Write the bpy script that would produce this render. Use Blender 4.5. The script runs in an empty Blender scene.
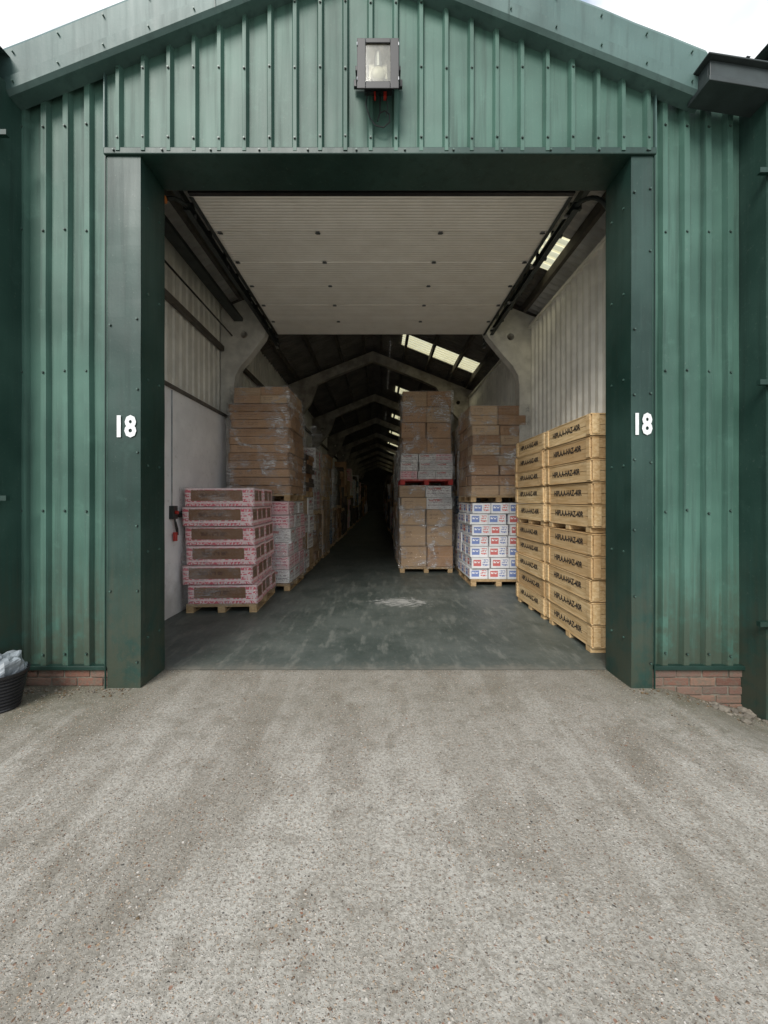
import bpy, math, random
from mathutils import Vector, Matrix, noise
random.seed(7)
scene = bpy.context.scene
C = scene.collection

# ------------------------------------------------------------------ node helpers
class NT:
    def __init__(s, name, world=False):
        if world:
            s.m = bpy.data.worlds.new(name)
        else:
            s.m = bpy.data.materials.new(name)
        s.m.use_nodes = True
        s.t = s.m.node_tree
        s.t.nodes.clear()
    def n(s, typ, ins=None, **props):
        nd = s.t.nodes.new(typ)
        for k, v in props.items():
            setattr(nd, k, v)
        if ins:
            for k, v in ins.items():
                s.set(nd.inputs[k], v)
        return nd
    def set(s, sock, v):
        if isinstance(v, bpy.types.NodeSocket):
            s.t.links.new(v, sock)
        elif isinstance(v, bpy.types.Node):
            s.t.links.new(v.outputs[0], sock)
        else:
            if sock.type == 'RGBA' and len(v) == 3:
                v = (*v, 1)
            sock.default_value = v
    def math(s, op, a, b=0.0, c=None, clamp=False):
        nd = s.n('ShaderNodeMath', operation=op)
        nd.use_clamp = clamp
        s.set(nd.inputs[0], a); s.set(nd.inputs[1], b)
        if c is not None: s.set(nd.inputs[2], c)
        return nd.outputs[0]
    def mix(s, f, a, b, blend='MIX'):
        nd = s.n('ShaderNodeMix', data_type='RGBA', blend_type=blend)
        s.set(nd.inputs[0], f); s.set(nd.inputs[6], a); s.set(nd.inputs[7], b)
        return nd.outputs[2]
    def ramp(s, f, stops, interp='LINEAR'):
        nd = s.n('ShaderNodeValToRGB')
        cr = nd.color_ramp; cr.interpolation = interp
        while len(cr.elements) > 1: cr.elements.remove(cr.elements[-1])
        first = True
        for p, c in stops:
            if not isinstance(c, (tuple, list)): c = (c, c, c)
            if first:
                e = cr.elements[0]; e.position = p; first = False
            else:
                e = cr.elements.new(p)
            e.color = (*c[:3], 1)
        s.set(nd.inputs[0], f)
        return nd.outputs[0]
    def coord(s, kind='Object'):
        return s.n('ShaderNodeTexCoord').outputs[kind]
    def mapping(s, vec, scale=(1,1,1), loc=(0,0,0), rot=(0,0,0)):
        return s.n('ShaderNodeMapping', {'Vector': vec, 'Scale': scale, 'Location': loc, 'Rotation': rot}).outputs[0]
    def noise(s, vec, scale=5, detail=4, rough=.55, dist=0.0):
        return s.n('ShaderNodeTexNoise', {'Vector': vec, 'Scale': scale, 'Detail': detail, 'Roughness': rough, 'Distortion': dist}).outputs[0]
    def smooth(s, v, a, b):
        nd = s.n('ShaderNodeMapRange', {'Value': v, 'From Min': a, 'From Max': b}, interpolation_type='SMOOTHSTEP')
        return nd.outputs[0]
    def sep(s, v):
        nd = s.n('ShaderNodeSeparateXYZ', {0: v}); return nd.outputs
    def bump(s, h, strength=.3, dist=.01):
        return s.n('ShaderNodeBump', {'Height': h, 'Strength': strength, 'Distance': dist}).outputs[0]
    def pbr(s, col, rough=.6, metal=0.0, normal=None, spec=.5, **kw):
        ins = {'Base Color': col, 'Roughness': rough, 'Metallic': metal, 'Specular IOR Level': spec}
        if normal is not None: ins['Normal'] = normal
        ins.update(kw)
        p = s.n('ShaderNodeBsdfPrincipled', ins)
        s.n('ShaderNodeOutputMaterial', {'Surface': p.outputs[0]})
        return s.m

def simple(name, col, rough=.6, metal=0.0, var=.25, scale=6, spec=.5):
    t = NT(name); c = t.coord()
    n = t.noise(c, scale, 3, .6)
    f = t.smooth(n, .3, .7)
    dark = tuple(v*(1-var) for v in col); lite = tuple(min(1, v*(1+var*.6)) for v in col)
    return t.pbr(t.mix(f, dark, lite), rough, metal, None, spec)

# ------------------------------------------------------------------ materials
def cladding_mat(name, col, streak=.5, rough=.5):
    t = NT(name); c = t.coord()
    big = t.noise(c, .9, 3, .6)
    st = t.noise(t.mapping(c, (14, 14, .55)), 1.0, 4, .6)
    st2 = t.noise(t.mapping(c, (34, 34, .9), (3, 1, 2)), 1.0, 4, .65)
    fine = t.noise(c, 35, 3, .7)
    blotch = t.noise(c, 5.5, 5, .68)
    chalk = tuple(v*1.32+.014 for v in col); dark = tuple(v*.50 for v in col)
    k = t.mix(t.smooth(big, .3, .7), tuple(v*.82 for v in col), chalk)
    k = t.mix(t.math('MULTIPLY', t.smooth(st, .48, .70), streak), k, dark)
    k = t.mix(t.math('MULTIPLY', t.smooth(st2, .58, .74), streak*.6), k, tuple(v*1.5+.03 for v in col))
    k = t.mix(t.math('MULTIPLY', t.smooth(blotch, .55, .75), .35), k, tuple(v*1.6+.02 for v in col))
    k = t.mix(t.math('MULTIPLY', t.smooth(fine, .6, .8), .25), k, (.20, .24, .20))
    z = t.sep(c)[2]
    up = t.math('SUBTRACT', 1, t.smooth(t.math('ADD', z, t.math('MULTIPLY', t.math('SUBTRACT', st2, .5), 1.4)), .15, 1.3))
    grime = t.math('MULTIPLY', up, t.smooth(blotch, .30, .56))
    k = t.mix(t.math('MULTIPLY', grime, .72), k, (.048, .052, .034))
    h = t.math('ADD', t.math('MULTIPLY', t.noise(c, 2.2, 1), 1.0), t.math('MULTIPLY', fine, .04))
    return t.pbr(k, t.math('ADD', rough-.08, t.math('MULTIPLY', st, .22)), 0, t.bump(h, .45, .035), .45)
M = {}
M['clad'] = cladding_mat('green_cladding', (.042, .106, .080), .6)
M['jamb'] = cladding_mat('green_flashing', (.0085, .036, .027), .35, .42)
M['nclad'] = cladding_mat('neighbour_cladding', (.014, .047, .035), .5)
M['barge'] = cladding_mat('barge_flashing', (.058, .112, .102), .4, .45)
M['darkgreen'] = simple('dark_green_paint', (.010, .036, .027), .45)
M['gutter'] = simple('gutter_grey', (.030, .042, .042), .5)
M['black'] = simple('black_metal', (.012, .013, .013), .45, 0, .3)
M['track'] = simple('galvanised_track', (.05, .06, .058), .4, .6)
M['steel'] = simple('steel', (.35, .36, .37), .35, .8)
M['screw'] = simple('screw_head', (.05, .10, .08), .4)
M['numwhite'] = simple('number_vinyl', (.70, .72, .72), .5, 0, .12, 20)

def ground_mat():
    t = NT('exposed_aggregate_concrete'); c = t.coord()
    big = t.noise(c, .75, 5, .62)
    streak = t.noise(t.mapping(c, (2.8, .38, 1)), 1.0, 5, .62)
    fine = t.noise(c, 60, 5, .75)
    mid = t.noise(c, 6, 6, .72)
    stain = t.noise(t.mapping(c, (1.5, .6, 1), (7.3, 2.2, 0)), 1.7, 6, .68, .4)
    sx, sy, sz = t.sep(c)
    base = t.mix(t.smooth(big, .36, .62), (.270, .250, .212), (.385, .365, .325))
    base = t.mix(t.math('MULTIPLY', t.smooth(streak, .42, .62), .8), base, (.475, .455, .410))
    path = t.math('SUBTRACT', 1, t.smooth(t.math('ABSOLUTE', t.math('ADD', sx, t.math('MULTIPLY', t.math('SUBTRACT', streak, .5), 2.0))), .15, 1.3))
    base = t.mix(t.math('MULTIPLY', path, .35), base, (.50, .48, .43))
    base = t.mix(t.math('MULTIPLY', t.smooth(stain, .50, .64), .42), base, (.165, .148, .118))
    base = t.mix(t.math('MULTIPLY', t.smooth(mid, .47, .66), .5), base, (.175, .156, .124))
    base = t.mix(t.math('MULTIPLY', t.smooth(fine, .42, .60), .5), base, (.13, .115, .09))
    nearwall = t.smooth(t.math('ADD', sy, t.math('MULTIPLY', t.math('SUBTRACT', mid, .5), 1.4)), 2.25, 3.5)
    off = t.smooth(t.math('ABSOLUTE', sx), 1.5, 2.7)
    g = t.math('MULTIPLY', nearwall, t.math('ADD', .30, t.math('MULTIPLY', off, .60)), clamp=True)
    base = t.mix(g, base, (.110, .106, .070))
    cols = [(0, (.14, .08, .045)), (.18, (.36, .25, .16)), (.34, (.50, .44, .37)), (.5, (.11, .095, .08)), (.62, (.40, .29, .20)), (.76, (.62, .58, .53)), (.86, (.25, .11, .06)), (.93, (.035, .032, .03))]
    hs = []
    wv = t.n('ShaderNodeVectorMath', {0: c, 1: t.n('ShaderNodeVectorMath', {0: t.n('ShaderNodeTexNoise', {'Vector': c, 'Scale': 45.0, 'Detail': 1.0}).outputs[1], 'Scale': .016}, operation='SCALE').outputs[0]}, operation='ADD').outputs[0]
    patch = t.math('ADD', .62, t.math('MULTIPLY', t.smooth(stain, .40, .6), .38))
    for scl, lo, hi, thr, dim in ((72, .22, .35, .46, .9), (150, .22, .42, .34, .75), (34, .16, .24, .80, .9)):
        v = t.n('ShaderNodeTexVoronoi', {'Vector': wv, 'Scale': float(scl)})
        rc = t.sep(v.outputs['Color'])
        keep = t.math('GREATER_THAN', rc[0], thr)
        m = t.math('MULTIPLY', t.math('SUBTRACT', 1, t.smooth(v.outputs['Distance'], lo, hi)), keep)
        base = t.mix(t.math('MULTIPLY', t.math('MULTIPLY', m, dim), patch), base, t.ramp(rc[1], cols, 'CONSTANT'))
        hs.append(m)
    h = t.math('ADD', t.math('ADD', hs[0], t.math('MULTIPLY', hs[1], .5)), t.math('MULTIPLY', fine, 1.3))
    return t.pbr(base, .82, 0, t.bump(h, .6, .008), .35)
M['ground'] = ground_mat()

def floor_mat():
    t = NT('painted_floor'); c = t.coord()
    sx, sy, sz = t.sep(c)
    n1 = t.noise(c, 1.3, 5, .65); n2 = t.noise(t.mapping(c, (5, 1.2, 1)), 1.5, 5, .7); n3 = t.noise(c, 22, 4, .7)
    k = t.mix(t.smooth(n1, .35, .65), (.055, .070, .062), (.098, .114, .103))
    k = t.mix(t.math('MULTIPLY', t.smooth(n2, .5, .66), .65), k, (.17, .18, .16))
    k = t.mix(t.math('MULTIPLY', t.smooth(n3, .55, .75), .5), k, (.19, .19, .17))
    e = t.math('ADD', t.math('MULTIPLY', t.math('SUBTRACT', n1, .5), .9), t.math('MULTIPLY', t.math('SUBTRACT', n3, .5), .5))
    wear = t.math('SUBTRACT', 1, t.smooth(t.math('ADD', sy, e), 3.66, 3.95))
    k = t.mix(t.math('MULTIPLY', wear, .7), k, (.20, .19, .16))
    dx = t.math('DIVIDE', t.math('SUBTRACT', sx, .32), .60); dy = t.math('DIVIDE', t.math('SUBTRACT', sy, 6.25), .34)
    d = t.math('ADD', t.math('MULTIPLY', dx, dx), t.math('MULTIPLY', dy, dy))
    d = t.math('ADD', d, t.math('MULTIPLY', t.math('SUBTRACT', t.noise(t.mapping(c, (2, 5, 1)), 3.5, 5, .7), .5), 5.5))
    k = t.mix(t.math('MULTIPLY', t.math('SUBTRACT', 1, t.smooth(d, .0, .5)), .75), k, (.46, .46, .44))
    return t.pbr(k, t.math('ADD', .30, t.math('MULTIPLY', n2, .4)), 0, t.bump(n3, .2, .004), .4)
M['floor'] = floor_mat()

def whitewall():
    t = NT('whitewashed_blockwork'); c = t.coord()
    sx, sy, sz = t.sep(c)
    br = t.n('ShaderNodeTexBrick', {'Vector': t.n('ShaderNodeCombineXYZ', {0: sy, 1: sz, 2: 0.0}).outputs[0], 'Color1': (1, 1, 1, 1), 'Color2': (.93, .93, .93, 1), 'Mortar': (0, 0, 0, 1), 'Scale': 1.0, 'Mortar Size': .006, 'Brick Width': .45, 'Row Height': .225})
    n = t.noise(c, 2.5, 5, .65)
    k = t.mix(t.smooth(n, .35, .7), (.80, .80, .80), (.90, .90, .895))
    low = t.math('MULTIPLY', t.math('SUBTRACT', 1, t.smooth(t.math('ADD', sz, t.math('MULTIPLY', t.math('SUBTRACT', n, .5), 1.0)), .05, .75)), .6)
    k = t.mix(low, k, (.36, .35, .32))
    k = t.mix(t.math('MULTIPLY', t.smooth(t.noise(c, 9, 5, .7), .6, .72), .5), k, (.40, .39, .36))
    h = t.math('ADD', t.math('MULTIPLY', br.outputs[0], .6), t.math('MULTIPLY', t.noise(c, 50, 2), .5))
    return t.pbr(k, .75, 0, t.bump(h, .5, .010))
M['whitewall'] = whitewall()
M['cream'] = simple('cream_liner_sheet', (.78, .77, .70), .5, 0, .15, 2.5)
M['roofin'] = simple('fibre_cement_roof', (.17, .16, .14), .85, 0, .3, 2.0)
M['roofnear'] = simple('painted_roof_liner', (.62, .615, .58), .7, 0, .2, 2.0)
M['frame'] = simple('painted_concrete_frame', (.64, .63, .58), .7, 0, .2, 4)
M['frame2'] = simple('darker_concrete_frame', (.36, .335, .29), .8, 0, .35, 4)  # darker, browner tone for every frame after the first
M['purlin'] = simple('purlin_timber', (.11, .10, .085), .8, 0, .3, 5)

def doorpanel():
    t = NT('door_panel_cream'); c = t.coord()
    sy = t.sep(c)[1]
    w = t.math('SINE', t.math('MULTIPLY', sy, 2*math.pi/.045))
    n = t.noise(c, 3, 4, .6)
    k = t.mix(t.smooth(n, .3, .7), (.80, .765, .69), (.87, .84, .77))
    k = t.mix(t.math('MULTIPLY', t.smooth(t.noise(t.mapping(c, (1, 5, 1)), 4, 5, .7), .56, .75), .35), k, (.50, .44, .36))
    return t.pbr(k, .5, 0, t.bump(w, .4, .007))
M['panel'] = doorpanel()

def skylight():
    t = NT('translucent_rooflight'); c = t.coord()
    n = t.noise(c, 3, 3)
    k = t.mix(n, (.78, .70, .40), (.95, .90, .64))
    tr = t.n('ShaderNodeBsdfTranslucent', {'Color': k}); tp = t.n('ShaderNodeBsdfTransparent', {'Color': (.95, .90, .66, 1)})
    mx = t.n('ShaderNodeMixShader', {0: .25, 1: tr.outputs[0], 2: tp.outputs[0]})
    t.n('ShaderNodeOutputMaterial', {'Surface': mx.outputs[0]})
    return t.m
M['skylight'] = skylight()

def brick_mat():
    t = NT('brick'); c = t.coord()
    tint = t.n('ShaderNodeVertexColor', layer_name='tint').outputs[0]
    r = t.sep(tint)[0]
    k = t.ramp(r, [(0, (.085, .045, .034)), (.35, (.175, .082, .056)), (.7, (.14, .088, .07)), (1, (.22, .13, .09))])
    k = t.mix(t.math('MULTIPLY', t.smooth(t.noise(c, 14, 5, .75), .44, .64), .7), k, (.12, .112, .085))
    return t.pbr(k, .85, 0, t.bump(t.noise(c, 60, 4, .7), .8, .010))
M['brick'] = brick_mat()
M['mortar'] = simple('mortar', (.15, .14, .11), .9, 0, .4, 15)

def wood_mat(name, a, b, axis=(1, 1, 1)):
    t = NT(name); c = t.coord()
    tint = t.sep(t.n('ShaderNodeVertexColor', layer_name='tint').outputs[0])[0]
    off = t.n('ShaderNodeCombineXYZ', {0: t.math('MULTIPLY', tint, 7), 1: t.math('MULTIPLY', tint, 13), 2: t.math('MULTIPLY', tint, 5)}).outputs[0]
    v = t.n('ShaderNodeVectorMath', {0: c, 1: off}, operation='ADD').outputs[0]
    g = t.noise(t.mapping(v, axis), 1.0, 5, .6, .6)
    k = t.mix(t.smooth(g, .3, .7), a, b)
    k = t.mix(t.math('MULTIPLY', tint, .55), k, (a[0]*.62, a[1]*.50, a[2]*.42))
    k = t.mix(t.math('MULTIPLY', t.smooth(t.noise(v, 5, 4, .7), .58, .75), .35), k, tuple(x*.4 for x in a))
    return t.pbr(k, .65, 0, t.bump(g, .25, .004), .35)
M['pine'] = wood_mat('pine_boards', (.55, .37, .17), (.80, .62, .36), (25, 3, 45))
M['palletwood'] = wood_mat('pallet_wood', (.38, .26, .13), (.60, .44, .25), (20, 6, 40))
M['redpallet'] = simple('red_pallet_paint', (.50, .03, .02), .6)
M['ink'] = simple('stencil_ink', (.022, .018, .015), .8, 0, .3, 30)

def carton(name, base, base2, style='plain', ink=(.3, .05, .06), ink2=None):
    t = NT(name); c = t.coord(); uv = t.coord('UV')
    ux, uy, _ = t.sep(uv)
    tint = t.sep(t.n('ShaderNodeVertexColor', layer_name='tint').outputs[0])
    k = t.mix(tint[0], base, base2)
    k = t.mix(t.math('MULTIPLY', t.smooth(t.noise(c, 4, 4, .65), .4, .7), .25), k, tuple(v*.6 for v in base))
    def textmask(cols, rows, fill=.62):
        cx = t.math('FLOOR', t.math('MULTIPLY', ux, cols)); cy = t.math('FLOOR', t.math('MULTIPLY', uy, rows*4))
        wn = t.n('ShaderNodeTexWhiteNoise', {'Vector': t.n('ShaderNodeCombineXYZ', {0: cx, 1: cy, 2: 0.0}).outputs[0]}, noise_dimensions='3D').outputs[0]
        on = t.math('GREATER_THAN', wn, 1-fill)
        row = t.math('LESS_THAN', t.math('FRACT', t.math('MULTIPLY', uy, rows)), .62)
        return t.math('MULTIPLY', on, row)
    def rect(x0, x1, y0, y1):
        a = t.math('MULTIPLY', t.math('GREATER_THAN', ux, x0), t.math('LESS_THAN', ux, x1))
        b = t.math('MULTIPLY', t.math('GREATER_THAN', uy, y0), t.math('LESS_THAN', uy, y1))
        return t.math('MULTIPLY', a, b)
    if style == 'plain':
        k = t.mix(t.math('MULTIPLY', t.math('MULTIPLY', textmask(60, 5, .5), rect(.12, .45, .35, .75)), .55), k, ink)
        k = t.mix(t.math('MULTIPLY', rect(-.1, 1.1, .47, .53), .3), k, tuple(v*1.3 for v in base2))
    elif style == 'banded':
        m = textmask(60, 4, .58)
        k = t.mix(t.math('MULTIPLY', m, .85), k, ink)
        rb = rect(.09, .83, .30, .88)
        k = t.mix(rb, k, (.23, .125, .068))
        k = t.mix(t.math('MULTIPLY', t.math('MULTIPLY', textmask(44, 2, .55), rect(.22, .60, .48, .70)), .6), k, (.07, .035, .028))
    elif style == 'print':
        k = t.mix(t.math('MULTIPLY', t.math('MULTIPLY', textmask(36, 4, .6), rect(.06, .94, .12, .9)), .85), k, ink)
        if ink2:
            k = t.mix(t.math('MULTIPLY', t.math('MULTIPLY', rect(.1, .6, .55, .85), textmask(22, 3, .7)), .9), k, ink2)
    elif style == 'logo':
        k = t.mix(t.math('MULTIPLY', rect(.10, .52, .22, .80), .9), k, ink)
        k = t.mix(t.math('MULTIPLY', t.math('MULTIPLY', textmask(18, 2, .6), rect(.14, .48, .34, .68)), .9), k, base2)
        k = t.mix(t.math('MULTIPLY', t.math('MULTIPLY', textmask(30, 4, .55), rect(.60, .93, .15, .85)), .9), k, ink2 or ink)
    edge = t.math('MINIMUM', t.math('MINIMUM', ux, t.math('SUBTRACT', 1, ux)), t.math('MINIMUM', uy, t.math('SUBTRACT', 1, uy)))
    k = t.mix(t.math('MULTIPLY', t.math('SUBTRACT', 1, t.smooth(edge, 0, .045)), .5), k, tuple(v*.35 for v in base))
    return t.pbr(k, .7, 0, t.bump(t.noise(c, 8, 3), .35, .012), .3)
M['brown'] = carton('brown_carton', (.33, .185, .095), (.50, .31, .175), 'plain', (.10, .055, .035))
M['brown2'] = carton('light_brown_carton', (.46, .31, .18), (.55, .39, .24), 'plain', (.14, .08, .05))
M['pink'] = carton('pink_print_carton', (.90, .70, .69), (.90, .75, .73), 'banded', (.70, .05, .10))
M['pink2'] = carton('pink_side_carton', (.84, .58, .58), (.88, .74, .73), 'print', (.58, .06, .12))
M['whiteb'] = carton('white_blue_print_carton', (.78, .80, .83), (.86, .87, .88), 'logo', (.14, .22, .52), (.64, .09, .08))
M['whiter'] = carton('white_red_print_carton', (.80, .80, .81), (.86, .86, .86), 'logo', (.60, .10, .09), (.12, .18, .45))
M['white'] = carton('white_carton', (.76, .75, .72), (.84, .83, .80), 'print', (.36, .30, .30), (.5, .14, .12))
M['dark'] = carton('dark_carton', (.07, .055, .045), (.14, .11, .085), 'plain', (.35, .3, .25))
M['blue'] = carton('blue_carton', (.10, .16, .27), (.16, .24, .36), 'print', (.6, .6, .6))

def film(name, k_):
    t = NT(name); c = t.coord()
    def crease_glint(rot, sc, w):
        n = t.n('ShaderNodeTexNoise', {'Vector': t.mapping(c, sc, rot=rot), 'Scale': 1.5, 'Detail': 3.0, 'Roughness': .62, 'Distortion': .9}).outputs[0]
        r = t.math('SUBTRACT', 1, t.smooth(t.math('ABSOLUTE', t.math('SUBTRACT', n, .5)), .0, w))
        return n, r
    n1, r1 = crease_glint((.5, .55, .3), (1.3, 1.3, 6.5), .020)
    n2, r2 = crease_glint((-.4, -.75, .2), (1.2, 1.2, 5.0), .018)
    n3, r3 = crease_glint((.1, 1.25, .0), (1.0, 1.0, 7.0), .014)
    cloud = t.noise(c, 2.4, 3, .6, .8)
    h = t.math('ADD', t.math('ADD', n1, n2), cloud)
    nm = t.bump(h, 1.0, .25)
    area = t.smooth(cloud, .46, .64)
    cr = t.math('MAXIMUM', t.math('MAXIMUM', r1, r2), r3)
    gl = t.n('ShaderNodeBsdfGlossy', {'Color': (1, 1, 1, 1), 'Roughness': .14, 'Normal': nm})
    df = t.n('ShaderNodeBsdfDiffuse', {'Color': (.92, .92, .92, 1)})
    tp = t.n('ShaderNodeBsdfTransparent', {'Color': (.99, .99, .99, 1)})
    fa = t.math('MULTIPLY', t.math('ADD', .02, t.math('ADD', t.math('MULTIPLY', area, .10), t.math('MULTIPLY', cr, t.math('ADD', .08, t.math('MULTIPLY', area, .75))))), k_, clamp=True)  # white diffuse streaks along the creases paint in the film's highlights
    a = t.n('ShaderNodeMixShader', {0: fa, 1: tp.outputs[0], 2: df.outputs[0]})
    b = t.n('ShaderNodeMixShader', {0: t.math('ADD', .06, t.math('MULTIPLY', area, .16*k_)), 1: a.outputs[0], 2: gl.outputs[0]})
    t.n('ShaderNodeOutputMaterial', {'Surface': b.outputs[0]})
    return t.m
M['film'] = film('stretch_film', 1.0)
M['filmlite'] = film('stretch_film_thin', .35)

def glassm():
    t = NT('lamp_glass')
    gl = t.n('ShaderNodeBsdfGlossy', {'Color': (1, 1, 1, 1), 'Roughness': .12}); tp = t.n('ShaderNodeBsdfTransparent', {'Color': (.85, .85, .80, 1)}); df = t.n('ShaderNodeBsdfDiffuse', {'Color': (.5, .5, .45, 1)})
    a = t.n('ShaderNodeMixShader', {0: .10, 1: tp.outputs[0], 2: df.outputs[0]})
    mx = t.n('ShaderNodeMixShader', {0: .08, 1: a.outputs[0], 2: gl.outputs[0]})
    t.n('ShaderNodeOutputMaterial', {'Surface': mx.outputs[0]}); return t.m
M['glass'] = glassm()
M['reflector'] = simple('lamp_reflector', (.40, .39, .35), .3, .6, .5, 14)
M['bulb'] = simple('bulb_opal', (.78, .76, .66), .3, 0, .15)
M['pot'] = simple('black_plastic', (.014, .014, .016), .4)
M['bag'] = simple('grey_plastic_bag', (.24, .27, .29), .4, 0, .25, 12)
M['red'] = simple('red_plastic', (.42, .03, .02), .4)
M['amber'] = simple('amber_lens', (.65, .20, .03), .3)
M['stone'] = simple('rubble_stone', (.17, .15, .12), .9, 0, .4, 9)
M['gravelleaf'] = simple('dry_leaf', (.11, .075, .04), .8, 0, .4, 20)
M['shutter'] = cladding_mat('shutter_paint', (.035, .12, .09), .3)

# ------------------------------------------------------------------ mesh helpers
class B:
    def __init__(s): s.v = []; s.f = []; s.mi = []; s.uv = []; s.t = []; s.mats = []
    def midx(s, m):
        if m not in s.mats: s.mats.append(m)
        return s.mats.index(m)
    def face(s, idx, m, uv=None, tint=0.5):
        s.f.append(idx); s.mi.append(s.midx(m)); s.uv.append(uv or [(0, 0), (1, 0), (1, 1), (0, 1)][:len(idx)] + [(0, 0)]*max(0, len(idx)-4)); s.t.append(tint)
    def quad(s, pts, m, tint=.5):
        b = len(s.v); s.v += [tuple(p) for p in pts]; s.face(list(range(b, b+len(pts))), m, None, tint)
    def box(s, x0, x1, y0, y1, z0, z1, m, tint=None, fn=None, faces='all'):
        if tint is None: tint = random.random()
        p = [(x0,y0,z0),(x1,y0,z0),(x1,y1,z0),(x0,y1,z0),(x0,y0,z1),(x1,y0,z1),(x1,y1,z1),(x0,y1,z1)]
        if fn: p = [tuple(fn(Vector(q))) for q in p]
        b = len(s.v); s.v += p
        for q in ((0,1,5,4),(1,2,6,5),(2,3,7,6),(3,0,4,7),(4,5,6,7),(3,2,1,0)):
            s.face([b+i for i in q], m, [(0,0),(1,0),(1,1),(0,1)], tint)
    def cyl(s, p0, p1, r, m, n=10, r1=None, caps=True):
        p0, p1 = Vector(p0), Vector(p1); r1 = r if r1 is None else r1
        ax = (p1-p0).normalized(); u = ax.orthogonal().normalized(); w = ax.cross(u)
        b = len(s.v)
        for p, rr in ((p0, r), (p1, r1)):
            for i in range(n):
                a = 2*math.pi*i/n; s.v.append(tuple(p+u*math.cos(a)*rr+w*math.sin(a)*rr))
        for i in range(n):
            j = (i+1) % n; s.face([b+i, b+j, b+n+j, b+n+i], m)
        if caps:
            s.face([b+i for i in range(n)][::-1], m); s.face([b+n+i for i in range(n)], m)
    def tube(s, pts, r, m, n=8):
        for a, b_ in zip(pts[:-1], pts[1:]): s.cyl(a, b_, r, m, n)
    def make(s, name, parent=None, bevel=0, smooth=False):
        me = bpy.data.meshes.new(name); me.from_pydata(s.v, [], s.f); 
        for m in s.mats: me.materials.append(m)
        me.polygons.foreach_set('material_index', s.mi)
        uvl = me.uv_layers.new(name='UVMap'); ca = me.color_attributes.new('tint', 'FLOAT_COLOR', 'CORNER')
        uvs = []; cs = []
        for f, uv, t in zip(s.f, s.uv, s.t):
            for i in range(len(f)):
                uvs += list(uv[i]); cs += [t, t, t, 1]
        uvl.data.foreach_set('uv', uvs); ca.data.foreach_set('color', cs)
        if smooth: me.polygons.foreach_set('use_smooth', [True]*len(me.polygons))
        me.update(); me.validate()
        o = bpy.data.objects.new(name, me); C.objects.link(o)
        if parent: o.parent = parent
        if bevel:
            md = o.modifiers.new('bevel', 'BEVEL'); md.width = bevel; md.segments = 2; md.limit_method = 'ANGLE'
        return o
def empty(name, loc=(0,0,0)):
    e = bpy.data.objects.new(name, None); e.empty_display_size = .3; e.location = loc; C.objects.link(e); return e

def prof(length, pitch, rib, sl, depth, phase=0.0):
    pts = [(0, 0)]
    s = phase
    while s < length:
        for ds, h in ((0, 0), (sl, depth), (sl+rib, depth), (2*sl+rib, 0)):
            q = s+ds
            if 0 < q < length: pts.append((q, h))
        s += pitch
    pts.append((length, 0)); return pts

def corr_wall(name, start, d, length, nrm, zb, zt, mat, parent, pitch=.2, rib=.035, sl=.022, depth=.034, phase=.05, extra=(), wob=.003):
    b = B(); sx, sy = start
    P = prof(length, pitch, rib, sl, depth, phase)
    for e in extra:
        h = 0
        for (a, ha), (c, hc) in zip(P[:-1], P[1:]):
            if a <= e <= c and c > a: h = ha+(hc-ha)*(e-a)/(c-a)
        P.append((e, h))
    P.sort(key=lambda q: q[0])
    rows = 9
    for s, h in P:
        x = sx+d[0]*s; y = sy+d[1]*s
        z0 = zb(s) if callable(zb) else zb; z1 = zt(s) if callable(zt) else zt
        for r in range(rows):
            z = z0+(z1-z0)*r/(rows-1)
            w = wob*noise.noise((x*1.7, y*1.7, z*1.3))
            b.v.append((x+nrm[0]*(h+w), y+nrm[1]*(h+w), z))
    for i in range(len(P)-1):
        for r in range(rows-1):
            a = i*rows+r; b.face([a, a+rows, a+rows+1, a+1], mat)
    return b.make(name, parent)

# ------------------------------------------------------------------ constants of the building
AX = -.225; SL = .40
YF = 3.46
def dA(x): return abs(x-AX)
def zwall(x): return 6.32-SL*dA(x)
def zroof(x): return 6.40-SL*dA(x)
YEND = 58.0

wh = empty('warehouse')
XL, XR = -3.16, 3.16
gx0, gx1 = -2.33, 2.33
corr_wall('cladding_left', (XL, YF), (1, 0), -2.28-XL, (0, -1), .16, lambda s: zwall(XL+s), M['clad'], wh, .185, .045, .016, .044, .06, wob=.008)
corr_wall('cladding_right', (2.28, YF), (1, 0), XR-2.28, (0, -1), .16, lambda s: zwall(2.28+s), M['clad'], wh, .185, .045, .016, .044, .12, wob=.008)
corr_wall('cladding_gable', (gx0, YF-.045), (1, 0), gx1-gx0, (0, -1), 4.55, lambda s: zwall(gx0+s), M['clad'], wh, .2135, .030, .016, .042, .085, (AX-gx0,), wob=.008)
b = B()
b.box(gx0-.012, gx0-.002, YF-.075, YF-.02, 4.56, zwall(gx0), M['barge'], .5); b.box(gx1+.002, gx1+.012, YF-.075, YF-.02, 4.56, zwall(gx1), M['barge'], .5)
b.make('gable_edge_trim', wh)
b = B()
def screw(x, y, z):
    b.cyl((x, y, z), (x, y-.004, z), .011, M['black'], 8); b.cyl((x, y-.004, z), (x, y-.013, z), .008, M['screw'], 6)
for i in range(22):
    x = gx0+.085+.035+i*.2135
    if x < gx1:
        for z in (4.66, 5.25, 5.8):
            if z < zwall(x)-.25: screw(x-.004, YF-.087, z+random.uniform(-.01, .01))
for x0, n_ in ((XL+.06+.038, 4), (2.28+.12+.038, 4)):
    for i in range(n_):
        for z in (.28, 1.5, 2.7, 3.9, 4.8):
            screw(x0+i*.185, YF-.044, z+random.uniform(-.015, .015))
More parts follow.
